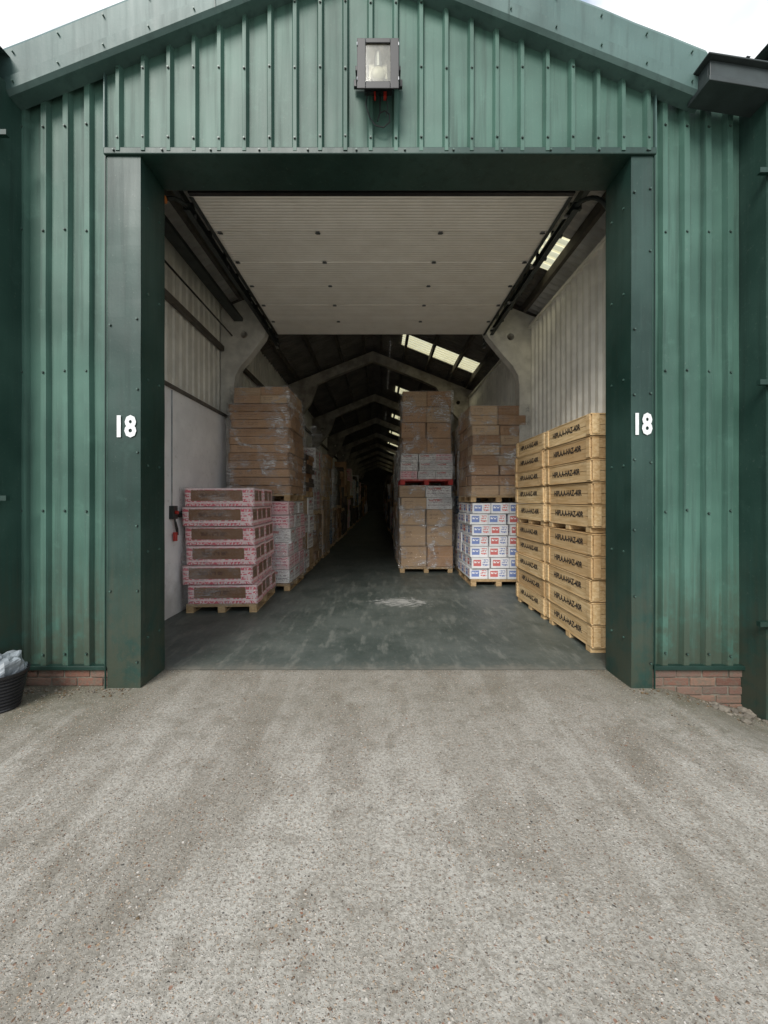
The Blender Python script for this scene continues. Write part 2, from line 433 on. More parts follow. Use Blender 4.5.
for xx in (-2.29, -2.06, 2.165, 2.30):
    for i in range(8):
        if random.random() < .75: screw(xx+random.uniform(-.006, .006), YF-.061, .25+i*.57+random.uniform(-.05, .05))
for i in range(12):
    screw(-2.25+i*.41, YF-.083, 4.555)
for yy in (3.5, 3.68):
    for i in range(6):
        z = .4+i*.75; b.cyl((-2.034, yy, z), (-2.024, yy, z), .010, M['screw'], 6); b.cyl((2.134, yy, z), (2.124, yy, z), .010, M['screw'], 6)
b.make('screws', wh)

b = B()
def barge(xa, xb):
    n = 10
    for i in range(n):
        xs = [xa+(xb-xa)*k/n for k in (i, i+1)]
        sec = []
        for x in xs:
            d = dA(x); w = .006*noise.noise((x*3, 1, 2))
            sec.append([(x, 3.62, 6.50-SL*d), (x, 3.29+w, 6.46-SL*d), (x, 3.272+w, 6.42-SL*d), (x, 3.285, 6.20-SL*d), (x, 3.265, 6.185-SL*d), (x, 3.275, 6.09-SL*d), (x, 3.30, 6.06-SL*d), (x, 3.42, 6.06-SL*d)])
        for j in range(len(sec[0])-1):
            b.quad([sec[0][j], sec[1][j], sec[1][j+1], sec[0][j+1]], M['barge'])
barge(AX, -3.14); barge(AX, 2.68)
b.make('barge_flashing', wh)
b = B()
for xa in (-1.35, 1.05):
    b.quad([(xa, 3.262, 6.43-SL*dA(xa)), (xa+.006, 3.262, 6.43-SL*dA(xa)), (xa+.006, 3.262, 6.07-SL*dA(xa)), (xa, 3.262, 6.07-SL*dA(xa))], M['darkgreen'])
for k in range(16):
    xa = -3.0+k*.37
    if abs(xa-AX) > .1 and xa < 2.6:
        for dz in (6.37, 6.13):
            z = dz-SL*dA(xa); b.cyl((xa, 3.275, z), (xa, 3.255, z), .007, M['screw'], 6)
b.make('barge_joints', wh)
b = B(); b.quad([(AX-.25, 3.27, 6.40), (AX, 3.27, 6.51), (AX, YEND, 6.55), (AX-.25, YEND, 6.44)], M['barge']); b.quad([(AX, 3.27, 6.51), (AX+.25, 3.27, 6.40), (AX+.25, YEND, 6.44), (AX, YEND, 6.55)], M['barge'])
b.make('ridge_cap', wh)

# jambs and lintel
YJ0, YJ1 = 3.40, 3.78
LZ = 4.525
def dented_box(b, x0, x1, y0, y1, z0, z1, mat, nz=30):
    rows = []
    for k in range(nz+1):
        z = z0+(z1-z0)*k/nz
        ring = []
        for (x, y) in ((x0, y0), ((x0+x1)/2, y0), (x1, y0), (x1, (y0+y1)/2), (x1, y1), ((x0+x1)/2, y1), (x0, y1), (x0, (y0+y1)/2)):
            corner = x in (x0, x1) and y in (y0, y1)
            a = .003 if corner else .010
            ring.append((x+a*noise.noise((x*3, y*3, z*2.3)), y+a*noise.noise((x*3+9, y*3, z*2.3)), z))
        rows.append(ring)
    base = len(b.v)
    for r in rows: b.v += r
    for k in range(nz):
        for i in range(8):
            j = (i+1) % 8; b.face([base+k*8+i, base+k*8+j, base+(k+1)*8+j, base+(k+1)*8+i], mat)
b = B()
dented_box(b, -2.318, -2.035, YJ0, YJ1, -.03, LZ-.002, M['jamb'])
dented_box(b, 2.135, 2.318, YJ0, YJ1, -.03, LZ-.002, M['jamb'])
b.make('door_posts', wh)
b = B()
b.box(-2.34, 2.34, 3.378, 3.785, LZ, LZ+.06, M['jamb'])
b.make('door_lintel', wh, .008)
b = B()
b.box(-2.332, -2.324, 3.385, 3.399, .0, LZ-.01, M['darkgreen']); b.box(2.324, 2.332, 3.385, 3.399, 0, LZ-.01, M['darkgreen'])
b.make('door_frame_edges', wh)
b = B()
b.box(XL, -2.337, 3.40, 3.455, .150, .185, M['darkgreen']); b.box(2.337, XR, 3.40, 3.455, .150, .185, M['darkgreen'])
b.make('base_flashing', wh, .004)
def plinth(xa, xb, z0, z1):
    b = B(); b.box(xa, xb, 3.445, 3.60, z0, z1, M['mortar'])
    z = z1-.069; r = 0
    while z > z0-.05:
        x = xa-(.11 if r % 2 else 0)
        while x < xb:
            a, c = max(x, xa), min(x+.215, xb)
            if c-a > .02:
                j = random.uniform(-.005, .005); b.box(a+.001, c-.001, 3.434+j, 3.46, z, z+.065, M['brick'])
            x += .225
        z -= .075; r += 1
    return b.make('brick_plinth', wh, .006)
plinth(XL, -2.325, -.1, .148); plinth(2.325, XR+.02, -.45, .148)

def text(body, size, loc, rot, mat, name, parent, off=.0, ext=.001, align='CENTER', sx=1.0):
    cu = bpy.data.curves.new(name, 'FONT'); cu.body = body; cu.size = size; cu.offset = off; cu.extrude = ext; cu.align_x = align; cu.align_y = 'CENTER'
    cu.resolution_u = 2
    cu.materials.append(mat); o = bpy.data.objects.new(name, cu); o.location = loc; o.rotation_euler = rot; o.scale = (sx, 1, 1); C.objects.link(o); o.parent = parent; return o
text('18', .245, (-2.165, 3.390, 2.215), (math.pi/2, 0, 0), M['numwhite'], 'unit_number', wh, .009, .001, sx=.80)
text('18', .245, (2.222, 3.390, 2.235), (math.pi/2, 0, 0), M['numwhite'], 'unit_number', wh, .009, .001, sx=.70)

# roof sheets
def roof_band(b, xa, xb, ya, yb, zf, mat, pitch=.15):
    P = prof(yb-ya, pitch, .04, .035, .045, 0.02)
    base = len(b.v)
    for s, h in P:
        for x in (xa, xb): b.v.append((x, ya+s, zf(x)+h))
    for i in range(len(P)-1):
        a = base+i*2; b.face([a, a+1, a+3, a+2], mat)
b = B(); sky = B()
YN = 7.6
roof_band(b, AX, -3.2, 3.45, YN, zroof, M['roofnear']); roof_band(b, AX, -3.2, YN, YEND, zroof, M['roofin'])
roof_band(b, AX, .30, 3.45, YEND, zroof, M['roofin'])
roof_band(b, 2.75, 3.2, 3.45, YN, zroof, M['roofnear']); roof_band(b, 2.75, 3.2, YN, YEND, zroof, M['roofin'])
sk = [(5.60, 6.35)] + [(10.65+i*5.0, 11.5+i*5.0) for i in range(9)]
y = 3.45
for k, (a, c) in enumerate(sk):
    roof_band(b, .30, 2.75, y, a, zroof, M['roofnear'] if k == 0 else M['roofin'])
    if k >= 1:
        roof_band(b, .30, .62, a, c, zroof, M['roofin']); roof_band(sky, .62, 2.75, a, c, zroof, M['skylight'])
    else:
        roof_band(sky, .30, 2.75, a, c, zroof, M['skylight'])
    y = c
roof_band(b, .30, 2.75, y, YEND, zroof, M['roofin'])
b.make('roof_sheets', wh); sky.make('rooflights', wh)

# interior walls
b = B()
b.box(-3.0, -2.85, 3.80, YEND, -.02, 3.12, M['whitewall'])
b.box(-3.0, -2.80, 3.80, YEND, 3.122, 3.16, M['purlin'])
b.make('block_wall', wh)
corr_wall('liner_left', (-2.985, 3.5), (0, 1), YEND-3.5, (1, 0), 3.1, 5.32, M['cream'], wh, .2, .04, .03, .02)
corr_wall('liner_right', (2.80, 3.8), (0, 1), YEND-3.8, (-1, 0), -.02, 4.80, M['cream'], wh, .17, .04, .03, .035)
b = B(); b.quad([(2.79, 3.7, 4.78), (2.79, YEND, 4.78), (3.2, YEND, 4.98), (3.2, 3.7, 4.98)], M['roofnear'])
b.box(2.74, 2.80, 3.8, YEND, 4.77, 4.82, M['cream']); b.make('eave_liner', wh)
b = B(); b.box(-3.3, 3.3, YEND-.2, YEND, -.1, 6.4, M['roofin']); b.make('rear_wall', wh)
b = B()
b.box(-3.0, -2.33, 3.52, 3.60, 0, 5.2, M['cream']); b.box(2.33, 3.03, 3.62, 3.66, 0, 5.0, M['cream'])
b.make('front_wall_lining', wh)
b = B()
for x, z in ((-2.93, 4.35),): b.box(x-.02, x+.05, 3.6, YEND, z, z+.09, M['purlin'])
for d in (.25, .95, 1.65, 2.35, 2.9):
    for sgn in (-1, 1):
        x = AX+sgn*d
        if x < 3.0: b.box(x-.03, x+.03, 3.6, YEND-.3, zroof(x)-.17, zroof(x)-.02, M['purlin'])
b.make('purlins', wh)
b = B(); b.tube([(-2.72, 3.85, 4.62), (-2.72, 7.35, 4.62)], .014, M['black']); b.box(-2.66, -2.50, 3.9, 7.3, 4.86, 4.88, M['track']); b.box(-2.66, -2.655, 3.9, 7.3, 4.881, 4.92, M['track']); b.box(-2.505, -2.50, 3.9, 7.3, 4.881, 4.92, M['track'])
b.make('cable_tray', wh)

def portal(y, mat):
    cu = bpy.data.curves.new('portal_frame', 'CURVE'); cu.dimensions = '2D'; cu.fill_mode = 'BOTH'; cu.extrude = .10; cu.materials.append(mat)
    def poly(pts):
        s = cu.splines.new('POLY'); s.points.add(len(pts)-1); s.use_cyclic_u = True
        for p, q in zip(s.points, pts): p.co = (q[0], q[1], 0, 1)
    def top(x): return 6.22-SL*dA(x)
    def und(x): return 5.92-SL*dA(x)
    pl, pr = -2.95, 2.985
    arcl = [(-2.70, 3.72), (-2.68, 3.90), (-2.58, 4.08), (-2.40, 4.28), (-2.15, 4.62), (-1.95, und(-1.95)-.03), (-1.55, und(-1.55))]
    arcr = [(1.25, und(1.25)), (1.75, und(1.75)-.03), (2.00, 4.62), (2.28, 4.28), (2.46, 4.08), (2.56, 3.90), (2.58, 3.72)]
    pts = [(pl, 0), (-2.70, 0)] + arcl + [(AX, und(AX))] + arcr + [(2.58, 0), (pr, 0), (pr, top(pr)), (AX, top(AX)), (pl, top(pl))]
    poly(pts)
    for hx, hz in ((-2.52, 4.66), (2.42, 4.62)):
        poly([(hx+.065*math.cos(a*math.pi/8), hz+.065*math.sin(a*math.pi/8)) for a in range(16)])
    o = bpy.data.objects.new('portal_frame', cu); o.rotation_euler = (math.pi/2, 0, 0); o.location = (0, y, 0); C.objects.link(o); o.parent = wh
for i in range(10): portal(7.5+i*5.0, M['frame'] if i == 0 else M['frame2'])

b = B(); b.quad([(-2.95, 3.76, .005), (3.02, 3.76, .005), (3.02, YEND, .005), (-2.95, YEND, .005)], M['floor']); b.make('warehouse_floor', wh)

# ------------------------------------------------------------------ sectional overhead door
dr = empty('sectional_overhead_door')
b = B(); ZP = 4.70; y = 4.06; seg = .576
for i in range(6):
    dz = (.0, .006, -.004, .005, 0, .004)[i]
    b.box(-1.93, 1.96, y+i*seg, y+(i+1)*seg-.014, ZP+dz, ZP+.045+dz, M['panel'])
b.make('door_panels', dr, .005)
b = B()
b.box(-1.92, 1.95, y, y+6*seg, ZP+.052, ZP+.056, M['black'])
for i in range(1, 6):
    for x in (-1.85, -.72, .70, 1.88):
        b.box(x-.022, x+.022, y+i*seg-.032, y+i*seg+.025, ZP-.010, ZP-.006, M['steel'])
        b.cyl((x-.03, y+i*seg-.006, ZP-.014), (x+.03, y+i*seg-.006, ZP-.014), .006, M['track'], 8)
b.box(-1.93, 1.96, 4.01, 4.057, ZP-.02, ZP+.05, M['black'])
for xx in (-1.925, 1.945): b.box(xx-.02, xx+.02, 4.08, 7.5, ZP-.016, ZP-.011, M['track'])
b.make('hinges_and_seal', dr)
b = B()
for s_, x in ((-1, -2.03), (1, 2.06)):
    b.box(x-.03, x+.03, 4.2, 8.0, ZP+.02, ZP+.03, M['track']); b.box(x-.03, x+.03, 4.2, 8.0, ZP-.055, ZP-.045, M['track'])
    b.box(x+s_*.028-.004, x+s_*.028+.004, 4.2, 8.0, ZP-.05, ZP+.025, M['track'])
    b.box(x+s_*.09-.03, x+s_*.09+.03, 3.95, 8.05, ZP+.10, ZP+.18, M['track'])
    for k in range(9): b.box(x-.02, x+s_*.09+.02 if s_ > 0 else x+.02, 4.3+k*.45, 4.34+k*.45, ZP+.03, ZP+.10, M['track'])
    for k in range(4): b.cyl((x-.05*s_-.02, 4.35+k*.95, ZP-.02), (x+.02, 4.35+k*.95, ZP-.02), .022, M['steel'], 10)
    pv = None; xo = x+s_*.17
    for k in range(9):
        a = math.pi/2*k/8; p = (x+(xo-x)*k/8, 4.2-.33*math.sin(a), ZP-.33+.33*math.cos(a)-.01)
        if pv: b.cyl(pv, p, .022, M['track'], 8)
        pv = p
    b.box(xo-.03, xo+.03, 3.84, 3.90, 0, ZP-.30, M['track'])
    for yy in (5.4, 7.2, 7.95):
        b.box(x+s_*.07-.015, x+s_*.07+.015, yy, yy+.03, ZP+.12, zroof(x)-.05, M['track'])
    b.box(x+s_*.02-.02, x+s_*.02+.02, 7.93, 8.02, ZP-.07, ZP+.16, M['steel'])
b.make('door_tracks', dr)
b = B()
b.cyl((-2.12, 3.90, ZP+.12), (2.15, 3.90, ZP+.12), .018, M['steel'], 10)
for x0, x1 in ((-1.7, -.35), (.3, 1.7)):
    b.cyl((x0, 3.90, ZP+.12), (x1, 3.90, ZP+.12), .05, M['black'], 12)
for x in (-2.09, 2.10): b.cyl((x-.03, 3.90, ZP+.12), (x+.03, 3.90, ZP+.12), .09, M['steel'], 16)
b.box(-2.30, 2.32, 3.80, 3.83, 4.56, 4.66, M['black'])
b.make('torsion_shaft', dr)
b = B(); b.cyl((-2.12, 3.86, 4.50), (-2.07, 3.86, 4.50), .035, M['amber'], 12); b.box(-2.14, -2.12, 3.82, 3.9, 4.45, 4.55, M['black']); 
o = b.make('warning_beacon'); 

# ------------------------------------------------------------------ pallets and stacks
def pallet(b, x0, y0, w, d, z0, mat=None):
    mat = mat or M['palletwood']; h = .135
    for k in range(3):
        yy = y0+k*(d-.10)/2; b.box(x0, x0+w, yy, yy+.10, z0+.088, z0+.108, mat)
        xx = x0+k*(w-.10)/2; b.box(xx, xx+.10, y0, y0+d, z0+.004, z0+.022, mat)
        for j in range(3):
            b.box(xx, xx+.10, y0+j*(d-.10)/2+.002, y0+j*(d-.10)/2+.098, z0+.022, z0+.088, mat)
    n = 7
    for k in range(n):
        yy = y0+k*(d-.095)/(n-1); b.box(x0, x0+w, yy, yy+.095, z0+.110, z0+.130, mat)
    return z0+.132

def stack(name, x0, y0, w, d, levels, lean=(0, 0), film=True, bevel=.006, jit=.008, skew=0.0, fm='film'):
    e = empty(name)
    cx, cy = x0+w/2, y0+d/2
    def T(q):
        q = Vector(q)
        ca, sa = math.cos(skew), math.sin(skew)
        dx, dy = q.x-cx, q.y-cy
        return Vector((cx+dx*ca-dy*sa+lean[0]*q.z, cy+dx*sa+dy*ca+lean[1]*q.z, q.z))
    pb = B(); cb = B(); fb = B()
    for L in levels:
        ins = L.get('inset', 0)
        if L.get('pal', True): pallet(pb, x0, y0, w, d, L['z0']-.133, M['redpallet'] if L.get('red') else None)
        nx, ny, nz = L['nx'], L['ny'], L['nz']; z0, z1 = L['z0'], L['z1']; bh = (z1-z0)/nz
        for k in range(nz):
            sh = (random.uniform(-jit, jit)*1.5, random.uniform(-jit, jit)*1.5)
            for i in range(nx):
                for j in range(ny):
                    if 0 < i < nx-1 and 0 < j < ny-1: continue
                    bw, bd = (w-2*ins)/nx, (d-2*ins)/ny
                    g = .005
                    jx, jy = random.uniform(-jit, jit)+sh[0], random.uniform(-jit, jit)+sh[1]
                    tp = random.random()
                    if k == nz-1 and L.get('gap') and random.random() < L['gap']: continue
                    m = random.choice(L['mats'])
                    sag = random.uniform(0, .007); ca = random.uniform(-.012, .012)
                    mx, my = x0+ins+(i+.5)*bw, y0+ins+(j+.5)*bd
                    def TT(q, mx=mx, my=my, ca=ca): return T(Vector((q.x-ca*(q.y-my), q.y+ca*(q.x-mx), q.z)))
                    cb.box(x0+ins+i*bw+g+jx, x0+ins+(i+1)*bw-g+jx, y0+ins+j*bd+g+jy, y0+ins+(j+1)*bd-g+jy, z0+k*bh+.001, z0+(k+1)*bh-.003-sag, m, tp, TT)
        if film and L.get('film', True):
            o = .034; N_ = 12; R = 18; per = []
            xa, xb, ya, yb = x0-o+ins, x0+w+o-ins, y0-o+ins, y0+d+o-ins
            for i in range(N_): per.append((xa+(xb-xa)*i/N_, ya))
            for i in range(N_): per.append((xb, ya+(yb-ya)*i/N_))
            for i in range(N_): per.append((xb-(xb-xa)*i/N_, yb))
            for i in range(N_): per.append((xa, yb-(yb-ya)*i/N_))
            base = len(fb.v); n = len(per)
            for r in range(R+1):
                z = z0-.03+(z1-z0+.035)*r/R
                for (px, py) in per:
                    w_ = .014*noise.noise((px*5, py*5, z*6))
                    dx, dy = px-cx, py-cy; l = math.hypot(dx, dy)
                    fb.v.append(tuple(T((px+dx/l*w_, py+dy/l*w_, z))))
            for r in range(R):
                for i in range(n):
                    j = (i+1) % n; fb.face([base+r*n+i, base+r*n+j, base+(r+1)*n+j, base+(r+1)*n+i], M[fm])
    if pb.v:
        pb.v = [tuple(T((v[0], v[1], v[2]))) for v in pb.v]
        pb.make('pallet', e)
    cb.make('cartons', e, bevel)
    if fb.v: fb.make('stretch_film', e, 0, True)
    return e

BR = [M['brown']]; BB = [M['brown'], M['brown'], M['brown2']]
stack('carton_pallet_stack', -2.76, 5.66, .98, 1.22, [dict(z0=.133, z1=1.78, nx=1, ny=4, nz=6, mats=[M['pink']])], lean=(-.030, .0), film=True, skew=.045, jit=.016, fm='filmlite')
stack('carton_pallet_stack', -2.64, 7.02, 1.07, 1.20, [dict(z0=.133, z1=1.58, nx=2, ny=3, nz=6, mats=[M['pink2'], M['pink2'], M['white']]), dict(z0=1.715, z1=3.30, nx=1, ny=3, nz=11, mats=BR), dict(z0=3.30, z1=3.60, nx=2, ny=2, nz=2, mats=BB, pal=False, inset=.04)], skew=-.02, jit=.016)
stack('carton_pallet_stack', .44, 8.77, 1.15, 1.15, [dict(z0=.133, z1=1.05, nx=2, ny=2, nz=2, mats=BB), dict(z0=1.05, z1=1.40, nx=2, ny=2, nz=1, mats=[M['brown2'], M['brown2']], pal=False), dict(z0=1.40, z1=1.92, nx=2, ny=2, nz=2, mats=[M['white'], M['brown2']], pal=False), dict(z0=2.06, z1=2.62, nx=3, ny=3, nz=3, mats=[M['white'], M['white'], M['pink2'], M['white']], red=True), dict(z0=2.62, z1=4.0, nx=2, ny=2, nz=4, mats=[M['brown'], M['brown'], M['brown2'], M['brown']], pal=False, inset=.03)], lean=(.004, 0), jit=.014)
stack('carton_pallet_stack', 1.68, 7.40, 1.04, 1.15, [dict(z0=.133, z1=1.55, nx=3, ny=3, nz=7, mats=[M['whiteb'], M['whiteb'], M['whiter']], film=False), dict(z0=1.69, z1=3.36, nx=2, ny=3, nz=9, mats=BB)], lean=(.0, 0), jit=.014)
pal_sets = [[M['brown']], [M['brown'], M['brown2']], [M['white'], M['brown2']], [M['whiteb'], M['whiter']], [M['pink2'], M['white']], [M['white']], [M['brown2']], [M['dark'], M['brown']], [M['dark']], [M['blue'], M['white']], [M['dark'], M['blue']]]
def row(x0, w, y, yend, far_h=(2.7, 3.7)):
    while y < yend:
        d = random.uniform(1.0, 1.22); far = y > 20
        z1 = random.uniform(1.05, 1.85); z2 = random.uniform(*far_h)
        ms = pal_sets if y < 14 else pal_sets + [[M['dark']]]*6  # deep stacks weighted to dark cartons: far aisle's dimness put into their colour
        L = [dict(z0=.133, z1=z1, nx=2 if not far else 1, ny=random.choice((2, 3)), nz=random.choice((4, 5, 6)), mats=random.choice(ms)),
             dict(z0=z1+.135, z1=z2, nx=2 if not far else 1, ny=2, nz=random.choice((3, 4, 5, 8)), mats=random.choice(ms), gap=.3)]
        stack('carton_pallet_stack', x0+random.uniform(-.07, .07), y, w, d, L, film=(y < 14 and random.random() < .8), bevel=0, skew=random.uniform(-.04, .04), jit=.018)
        y += d+random.uniform(.12, .32)
row(-2.66, 1.06, 8.38, 50, (2.5, 3.4))
row(.48, 1.10, 10.15, 50, (2.3, 3.4))
row(1.68, 1.04, 8.75, 40, (2.6, 3.5))

# ------------------------------------------------------------------ wooden crates
def crate_stack(x0, y0, w, d, nlow, nup):
    e = empty('wooden_crate_stack'); b = B(); h = .232
    def bearers(z):
        for k in range(3):
            yy = y0+.04+k*(d-.18)/2; b.box(x0+.01, x0+w-.01, yy, yy+.10, z, z+.055, M['pine'], .6)
        return z+.056
    zs = []
    z = bearers(.006)
    for i in range(nlow): zs.append(z); z += h+.007
    z = bearers(z)
    for i in range(nup): zs.append(z); z += h+.007
    for i, z in enumerate(zs):
        jx, jy = random.uniform(-.018, .018), random.uniform(-.018, .018)
        xa, xb, ya, yb = x0+jx, x0+w+jx, y0+jy, y0+d+jy; t0 = random.random()*.7
        for fz0, fz1 in ((.012, .112), (.116, h-.016)):
            tt = t0+random.random()*.4
            b.box(xa, xa+.016, ya+.012, yb-.012, z+fz0, z+fz1, M['pine'], tt); b.box(xb-.016, xb, ya+.012, yb-.012, z+fz0, z+fz1, M['pine'], tt)
            tt = t0+random.random()*.4
            b.box(xa+.018, xb-.018, ya+.003, ya+.019, z+fz0, z+fz1, M['pine'], tt); b.box(xa+.018, xb-.018, yb-.019, yb-.003, z+fz0, z+fz1, M['pine'], tt)
        for zz in (z, z+h-.014): b.box(xa-.004, xb+.004, ya-.004, yb+.004, zz, zz+.013, M['pine'], t0+.3)
        for yy in (ya, yb-.075):
            b.box(xa-.014, xa-.001, yy, yy+.075, z+.015, z+h-.016, M['pine'], t0+random.random()*.5)
        for xx in (xa+.01, xb-.085):
            b.box(xx, xx+.075, ya-.013, ya+.001, z+.015, z+h-.016, M['pine'], t0+random.random()*.5)
        text('HIPLA.A-HAZ-40R', .094, (xa-.0025, (ya+yb)/2+random.uniform(-.035, .035), z+h*.53+random.uniform(-.014, .014)), (math.pi/2+random.uniform(-.02, .02), 0, -math.pi/2), M['ink'], 'stencil', e, .0022, .0006, sx=.93)
        text('40R-18', .085, ((xa+xb)/2, ya-.0005, z+h*.52), (math.pi/2, 0, 0), M['ink'], 'stencil', e, .0012, .0006)
    b.make('crates', e, .003)
crate_stack(2.185, 4.13, .56, 1.10, 5, 5)
crate_stack(2.175, 5.30, .56, 1.08, 5, 5)

# ------------------------------------------------------------------ floodlight on the gable
fl = empty('floodlight', (0, 0, -.12))
b = B(); fx0, fx1, fz0, fz1 = -.175, .143, 5.0, 5.385; yf, yb = 3.19, 3.30
t_ = .022
def wedge(q):
    k = max(0, (q.y-yf)/(yb-yf)); f = (fz1-q.z)/(fz1-fz0)
    return Vector((q.x, q.y, q.z+.15*k*f))
b.box(fx0, fx0+t_, yf, yb, fz0, fz1, M['black'], .5, wedge); b.box(fx1-t_, fx1, yf, yb, fz0, fz1, M['black'], .5, wedge)
b.box(fx0+t_, fx1-t_, yf, yb, fz1-t_, fz1, M['black'], .5, wedge); b.box(fx0+t_, fx1-t_, yf, yb, fz0, fz0+t_, M['black'], .5, wedge)
b.box(fx0+.01, fx1-.01, yb+.001, yb+.03, fz0+.17, fz1-.01, M['black'])
b.box(fx0-.008, fx0+.06, yf-.012, yf-.001, fz0-.008, fz1+.008, M['black']); b.box(fx1-.06, fx1+.008, yf-.012, yf-.001, fz0-.008, fz1+.008, M['black'])
b.box(fx0+.061, fx1-.061, yf-.012, yf-.001, fz1-.03, fz1+.008, M['black']); b.box(fx0+.061, fx1-.061, yf-.012, yf-.001, fz0-.008, fz0+.05, M['black'])
b.box(-.20, -.18, 3.24, 3.38, 5.20, 5.24, M['black']); b.box(.148, .168, 3.24, 3.38, 5.20, 5.24, M['black'])
b.box(-.22, .188, 3.355, 3.385, 5.19, 5.25, M['black'])
for xx in (fx0-.01, fx1+.002):
    for zz in (fz0+.05, fz1-.06): b.box(xx, xx+.008, yf-.02, yf+.03, zz, zz+.03, M['steel'])
b.make('housing', fl, .004)
b = B()
o_ = [(fx0+t_, yf+.01, fz0+t_), (fx1-t_, yf+.01, fz0+t_), (fx1-t_, yf+.01, fz1-t_), (fx0+t_, yf+.01, fz1-t_)]
i_ = [(fx0+.085, yb-.03, fz0+.16), (fx1-.085, yb-.03, fz0+.16), (fx1-.085, yb-.03, fz1-.10), (fx0+.085, yb-.03, fz1-.10)]
for k in range(4): b.quad([o_[k], o_[(k+1) % 4], i_[(k+1) % 4], i_[k]], M['reflector'])
b.quad(i_, M['reflector']); b.make('reflector', fl)
bpy.ops.mesh.primitive_uv_sphere_add(segments=20, ring_count=12, radius=1, location=(-.016, 3.245, 5.17)); o = bpy.context.object; o.scale = (.062, .034, .062); o.name = 'bulb'; o.data.materials.append(M['bulb']); o.parent = fl
for p in o.data.polygons: p.use_smooth = True
b = B(); b.cyl((-.016, 3.245, 5.215), (-.016, 3.245, 5.34), .03, M['steel'], 12); b.make('lamp_holder', fl)
b = B(); b.box(fx0+.024, fx1-.024, yf+.0, yf+.005, fz0+.024, fz1-.024, M['glass']); b.make('glass', fl)
b = B()
def wz(z): return 4.84+(z-4.765)*1.75
b.box(-.13, .10, 3.345, 3.375, 5.13, 5.17, M['track']); b.box(.03, .055, 3.335, 3.375, 5.09, 5.128, M['red']); b.box(-.05, -.035, 3.335, 3.375, 5.09, 5.128, M['red'])
pts = [(-.10, 3.36, 4.95), (-.12, 3.36, 4.88), (-.09, 3.355, 4.82), (-.04, 3.35, 4.775), (.03, 3.35, 4.765), (.08, 3.35, 4.79), (.08, 3.355, 4.83), (.04, 3.36, 4.85), (.0, 3.36, 4.84)]
b.tube([(x, y_, wz(z)) for x, y_, z in pts], .005, M['black']); b.tube([(.0, 3.36, wz(4.95)), (.0, 3.36, wz(4.84)), (-.02, 3.36, wz(4.80))], .006, M['black'])
b.tube([(.05, 3.36, wz(4.93)), (.065, 3.355, wz(4.86)), (.05, 3.36, wz(4.82))], .004, M['black'])
b.make('wiring', fl)

# ------------------------------------------------------------------ wall-mounted switch
b = B()
b.box(-2.85, -2.79, 5.40, 5.52, 1.34, 1.52, M['track']); b.cyl((-2.79, 5.46, 1.43), (-2.755, 5.46, 1.43), .025, M['red'], 12)
b.tube([(-2.84, 5.46, 1.52), (-2.84, 5.46, 3.1)], .010, M['steel'])
b.tube([(-2.80, 5.46, 1.34), (-2.79, 5.47, 1.22), (-2.78, 5.50, 1.12), (-2.80, 5.53, 1.20), (-2.82, 5.52, 1.30)], .012, M['black'])
b.cyl((-2.80, 5.47, 1.16), (-2.80, 5.47, 1.04), .03, M['red'], 10)
b.box(-2.85, -2.80, 5.58, 5.78, 1.36, 1.44, M['black'])
b.make('wall_switch_box', None, .003)

# ------------------------------------------------------------------ neighbours
def neighbour(x0, x1, ax, mirror):
    e = empty('warehouse'); Y = 3.26
    zt = lambda x: 6.25-SL*abs(x-ax)
    dw = 2.05
    cx = (x0+x1)/2
    corr_wall('cladding', (x0+.16, Y), (1, 0), cx-dw-x0-.16, (0, -1), .1, lambda s: zt(x0+.16+s), M['nclad'], e, .2, phase=.09)
    corr_wall('cladding', (cx+dw, Y), (1, 0), x1-.16-cx-dw, (0, -1), .1, lambda s: zt(cx+dw+s), M['nclad'], e, .2)
    corr_wall('cladding_gable', (cx-dw, Y), (1, 0), 2*dw, (0, -1), 4.55, lambda s: zt(cx-dw+s), M['nclad'], e, .2, extra=(ax-(cx-dw),))
    b = B()
    b.box(x0, x0+.158, Y-.045, Y+.24, -.45, zt(x0), M['nclad']); b.box(x1-.158, x1, Y-.045, Y+.24, -.45, zt(x1), M['nclad'])
    b.box(cx-dw, cx-dw+.25, Y-.05, Y+.3, -.1, 4.5, M['jamb']); b.box(cx+dw-.25, cx+dw, Y-.05, Y+.3, -.1, 4.5, M['jamb']); b.box(cx-dw, cx+dw, Y-.055, Y+.3, 4.502, 4.58, M['jamb'])
    b.box(x0+.16, cx-dw-.002, Y+.01, Y+.2, -.45, .1, M['brick'], .4); b.box(cx+dw+.002, x1-.16, Y+.01, Y+.2, -.45, .1, M['brick'], .4)
    for i in range(40): b.box(cx-dw+.25, cx+dw-.25, Y+.2+.0, Y+.225, .0+i*.112, .104+i*.112, M['shutter'])
    for (xa, xb) in ((ax, x0-.03), (ax, x1+.03)):
        za, zb = zt(ax)+.22, zt(xb)+.22
        b.quad([(xa, Y-.1, za), (xb, Y-.1, zb), (xb, Y-.1, zb-.36), (xa, Y-.1, za-.36)], M['barge'])
        b.quad([(xa, Y-.1, za), (xb, Y-.1, zb), (xb, Y+.3, zb+.02), (xa, Y+.3, za+.02)], M['barge'])
    roof_band(b, ax, x0, Y+.1, YEND, lambda x: zt(x)+.16, M['roofin']); roof_band(b, ax, x1, Y+.1, YEND, lambda x: zt(x)+.16, M['roofin'])
    xo = x0 if not mirror else x1
    b.box(xo-.05, xo+.05, Y+.2, YEND, -.1, zt(xo)+.1, M['nclad'])
    b.make('walls_and_roof', e)
neighbour(-9.25, -3.06, -6.15, False)
neighbour(3.105, 9.3, 6.2, True)

